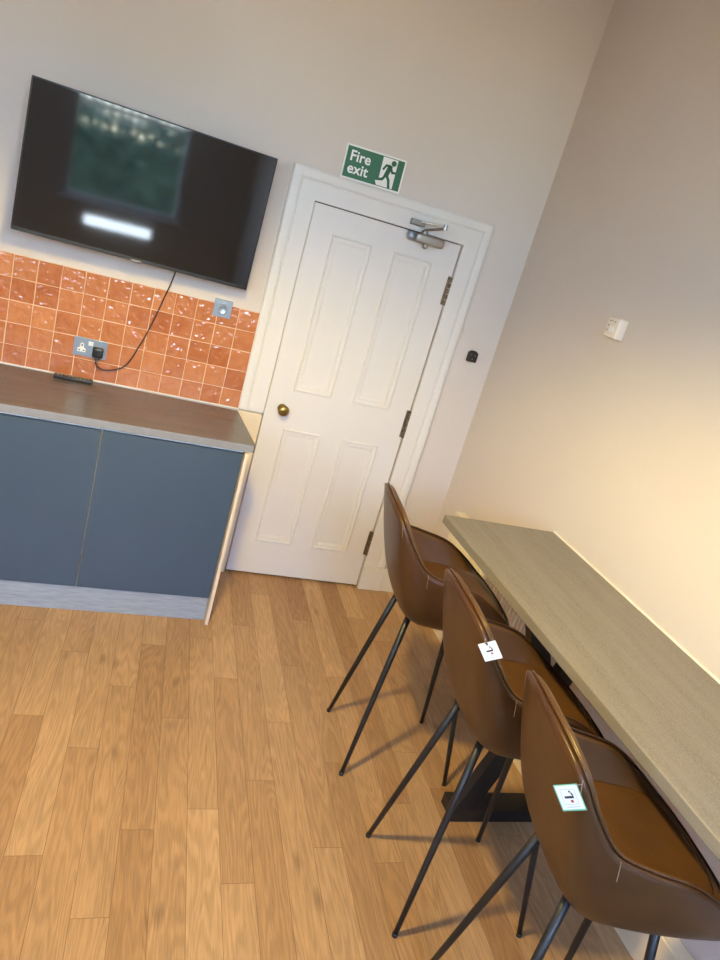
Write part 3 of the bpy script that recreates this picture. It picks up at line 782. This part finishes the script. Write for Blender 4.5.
U0 = lambda i: i / 20.0
def make_stool():
    t_ = thing('bar_stool', 'x', 'bar stool', (0, 0, 0), 0, 'brown bar stools along the bar')
    obj('shell', shell_bm(), M['leather'], t_, True)
    obj('backrest_cushion', cushion_bm(), M['leather_in'], t_, True)
    obj('seat', seat_bm(), M['leather_in'], t_, True)
    bm = new_bm(); tube(bm, [(R0[i] + I0[i]) / 2 + (R0[i] - I0[i]) * .12 + Vector((0, 0, .0055)) for i in range(NT_)], .0030, 8, closed=True); obj('piping', bm, M['piping'], t_, True)
    for s in (-1, 1):
        for i0, cv, ln in ((4.15, .02, .16), (2.05, .012, .09)):
            bm = new_bm(); tube(bm, [outer(s * i0 / 20 + s * cv * v, v) + outer_n(s * i0 / 20 + s * cv * v, v) * .0004 for v in [i / 10 * ln for i in range(11)]], .0007, 6)
            obj('seam', bm, M['thread'], t_, True)
    for sx, sy in ((-1, 1), (-1, -1), (1, 1), (1, -1)):
        a = Vector((sx * .118, sy * .088, .685)) if sx < 0 else Vector((.125, sy * .088, .680))
        b = Vector((sx * .215, sy * .187, .004))
        bm = new_bm(); tube(bm, [a, a.lerp(b, .35), a.lerp(b, .7), b], [.0122, .0116, .0100, .0080], 16)
        lg = obj('leg', bm, M['black_metal'], t_, True)
        bm = new_bm(); lathe(bm, [(0, 0), (0, .0088), (.012, .0092), (.012, 0)], (b.x, b.y, .0004), (0, 0, 1), 16); obj('foot_cap', bm, M['black_rubber'], lg, True)
    bm = new_bm(); box(bm, -.09, .10, -.075, .075, .658, .673, .004); obj('mounting_plate', bm, M['black_metal'], t_)
    return t_
def copy_tree(o, parent=None):
    c = o.copy(); C.objects.link(c)
    if parent is not None: c.parent = parent
    for ch in list(o.children): copy_tree(ch, c)
    return c
st = make_stool()
st2 = copy_tree(st); st3 = copy_tree(st)
st['label'] = 'brown leather bar stool with black legs standing closest to the white door'
st2['label'] = 'middle brown leather bar stool, with a white-edged tag, in front of the black trestle'
st3['label'] = 'brown leather bar stool with green-edged tag, furthest from the white door'
st.location = (.5425, -1.352, 0); st.rotation_euler = (0, 0, math.radians(-5.5))
st2.location = (.5445, -2.007, 0); st2.rotation_euler = (0, 0, math.radians(-3))
st3.location = (.548, -2.528, 0); st3.rotation_euler = (0, 0, math.radians(-8))
swing_tag(st2, (-.2880, -.1610, 1.0290), (-.2634, -.1915, 1.0655), (-.2658, -.1885, .9971), (-.0008, -.0006, 0), M['label_white'], 'white square safety tag with cigarette symbol hanging by a corner', -2.1 / 20)
swing_tag(st3, (-.3100, -.1340, 1.0040), (-.2850, -.1650, 1.0420), (-.2855, -.1645, .9690), (-.0008, -.0006, 0), M['label_green'], 'green-edged white safety tag with cigarette symbol hanging by a corner', -2.05 / 20)

# ------------------------------------------------------------------ lamp and added glow strip
LZ = 2.50
lp = thing('pendant_lamp', 'white dome pendant lamp hanging in the middle of the room', 'lamp', (-.64, -2.10, H))
bm = new_bm(); lathe(bm, [(0, 0), (0, .05), (.025, .045), (.03, .006), (.04, .0)], (0, 0, 0), (0, 0, -1), 24); obj('ceiling_rose', bm, M['white_plastic'], lp, True)
bm = new_bm(); tube(bm, [(0, 0, -.02), (0, 0, LZ + .17 - H)], .004, 8); obj('cord', bm, M['white_plastic'], lp)
bm = new_bm(); z0 = H - LZ - .19
lathe(bm, [(z0, .02), (z0 + .04, .035), (z0 + .06, .09), (z0 + .10, .15), (z0 + .16, .185), (z0 + .158, .180), (z0 + .098, .145), (z0 + .06, .085), (z0 + .045, .03), (z0 + .01, .0)], (0, 0, 0), (0, 0, -1), 32)
obj('lamp_shade', bm, M['white_plastic'], lp, True)
bm = new_bm(); lathe(bm, [(z0 + .06, 0), (z0 + .065, .02), (z0 + .09, .03), (z0 + .12, .042), (z0 + .145, .035), (z0 + .157, 0)], (0, 0, 0), (0, 0, -1), 20); obj('bulb', bm, M['lamp_glow'], lp, True)
L = bpy.data.lights.new('pendant_lamp_light', 'SPOT'); L.energy = 236; L.color = (1.0, .765, .25); L.spot_size = math.radians(160); L.spot_blend = .5; L.shadow_soft_size = .07
lo = bpy.data.objects.new('pendant_lamp_light', L); C.objects.link(lo); lo.location = (-.64, -2.10, LZ - .08)

tb = thing('added_glow_strip', 'added cool glowing strip under the window behind the camera', 'lamp', (-.20, YF + .001, 1.215))  # added glow for the bright screen reflection and cool fill, not a real lamp
bm = new_bm(); box(bm, -.36, .36, 0, .03, -.06, .06, .004); obj('housing', bm, M['white_plastic'], tb)
bm = new_bm(); box(bm, -.34, .34, .030, .045, -.045, .045, .01, 3); obj('glow_face', bm, M['strip_glow'], tb)

# ------------------------------------------------------------------ garden beyond the window
bm = new_bm(); box(bm, -12, 10, -16, YF - .12, -.30, -.12); structure(obj('ground', bm, M['bounce_ground']))  # unseen ground made pale to bounce daylight up into the room
rg = random.Random(3)
def hedge(name, label, x0, x1, y, h, n):
    bm = new_bm(); nx, nz = 60, 26                       # lumpy twig core, then loose leaves over it
    def P(i, j, s):
        x = x0 + (x1 - x0) * i / nx; z = -.12 + (h - .05) * j / nz
        return (x, y + s * (.30 + .10 * math.sin(5 * x + 3 * z) * math.cos(4 * z - 2 * x)) * (1 - .35 * (j / nz) ** 3), z)
    for sgn in (1, -1):
        g_ = [[bm.verts.new(P(i, j, sgn)) for j in range(nz + 1)] for i in range(nx + 1)]
        for i in range(nx):
            for j in range(nz): bm.faces.new((g_[i][j], g_[i + 1][j], g_[i + 1][j + 1], g_[i][j + 1]))
    for i in range(n):
        sd = 1 if rg.random() < .75 else -1
        c = Vector((rg.uniform(x0, x1), y + sd * rg.uniform(.25, .48), -.1 + (h + .1) * rg.random() ** .8))
        if rg.random() < .12: c.y = y + rg.uniform(-.3, .3); c.z = h - .1 + rg.random() * .25
        a = Vector((rg.gauss(0, 1), rg.gauss(0, 1), rg.gauss(0, 1))).normalized(); u, w_ = frame_of(a); s = rg.uniform(.04, .10)
        bm.faces.new([bm.verts.new(c + u * s), bm.verts.new(c + w_ * s * .45), bm.verts.new(c - u * s), bm.verts.new(c - w_ * s * .45)])
    o = obj(name, bm, M['leaves'], recalc=False); o['kind'] = 'stuff'; o['label'] = label; o['category'] = 'hedge'
hedge('hedge', 'dense green garden hedge outside the window', -4.5, 1.5, -8.9, 2.38, 8000)
fn = thing('garden_fence', 'weathered vertical board fence behind the garden hedge', 'fence', (-1.5, -10.8, -.12))
bm = new_bm()
for i in range(60): box(bm, -4.5 + i * .15, -4.5 + i * .15 + .11, 0, .02, 0, 2.92)
obj('boards', bm, M['fence'], fn)
bm = new_bm(); box(bm, -4.5, 4.5, .02, .06, .5, .6); box(bm, -4.5, 4.5, .02, .06, 2.5, 2.6); obj('rail', bm, M['fence'], fn)

# ------------------------------------------------------------------ world, camera, view
wd = bpy.data.worlds.new('sky'); S.world = wd; wd.use_nodes = True
nt = wd.node_tree; bg = nt.nodes['Background']
sky = nt.nodes.new('ShaderNodeTexSky'); sky.sky_type = 'NISHITA'; sky.sun_disc = False; sky.sun_elevation = math.radians(40); sky.sun_rotation = math.radians(160); sky.air_density = 1.0; sky.dust_density = .3; sky.ozone_density = 2.5
tint = nt.nodes.new('ShaderNodeVectorMath'); tint.operation = 'MULTIPLY'; tint.inputs[1].default_value = (1.03, .985, 1.06)
nt.links.new(sky.outputs['Color'], tint.inputs[0]); nt.links.new(tint.outputs['Vector'], bg.inputs['Color']); bg.inputs['Strength'].default_value = 5.5

cam = bpy.data.cameras.new('camera'); co = bpy.data.objects.new('camera', cam); C.objects.link(co)
R = Matrix(((0.928529, -0.159405, -0.335297), (-0.254939, 0.382771, -0.887971), (0.269889, 0.909987, 0.314775)))
co.matrix_world = Matrix.Translation((-0.75162, -3.62016, 1.94173)) @ R.to_4x4()
cam.sensor_fit = 'HORIZONTAL'; cam.sensor_width = 36; cam.lens = 738.237 / 720 * 36; cam.clip_start = .02
S.camera = co
S.view_settings.view_transform = 'Standard'; S.view_settings.look = 'None'; S.view_settings.gamma = 1; S.view_settings.use_curve_mapping = False
S.view_settings.exposure = 0.0
S.cycles.use_denoising = True
S.cycles.max_bounces = 10; S.cycles.diffuse_bounces = 6; S.cycles.glossy_bounces = 4; S.cycles.transmission_bounces = 6
S.cycles.sample_clamp_indirect = 6
S.cycles.caustics_reflective = False; S.cycles.caustics_refractive = False
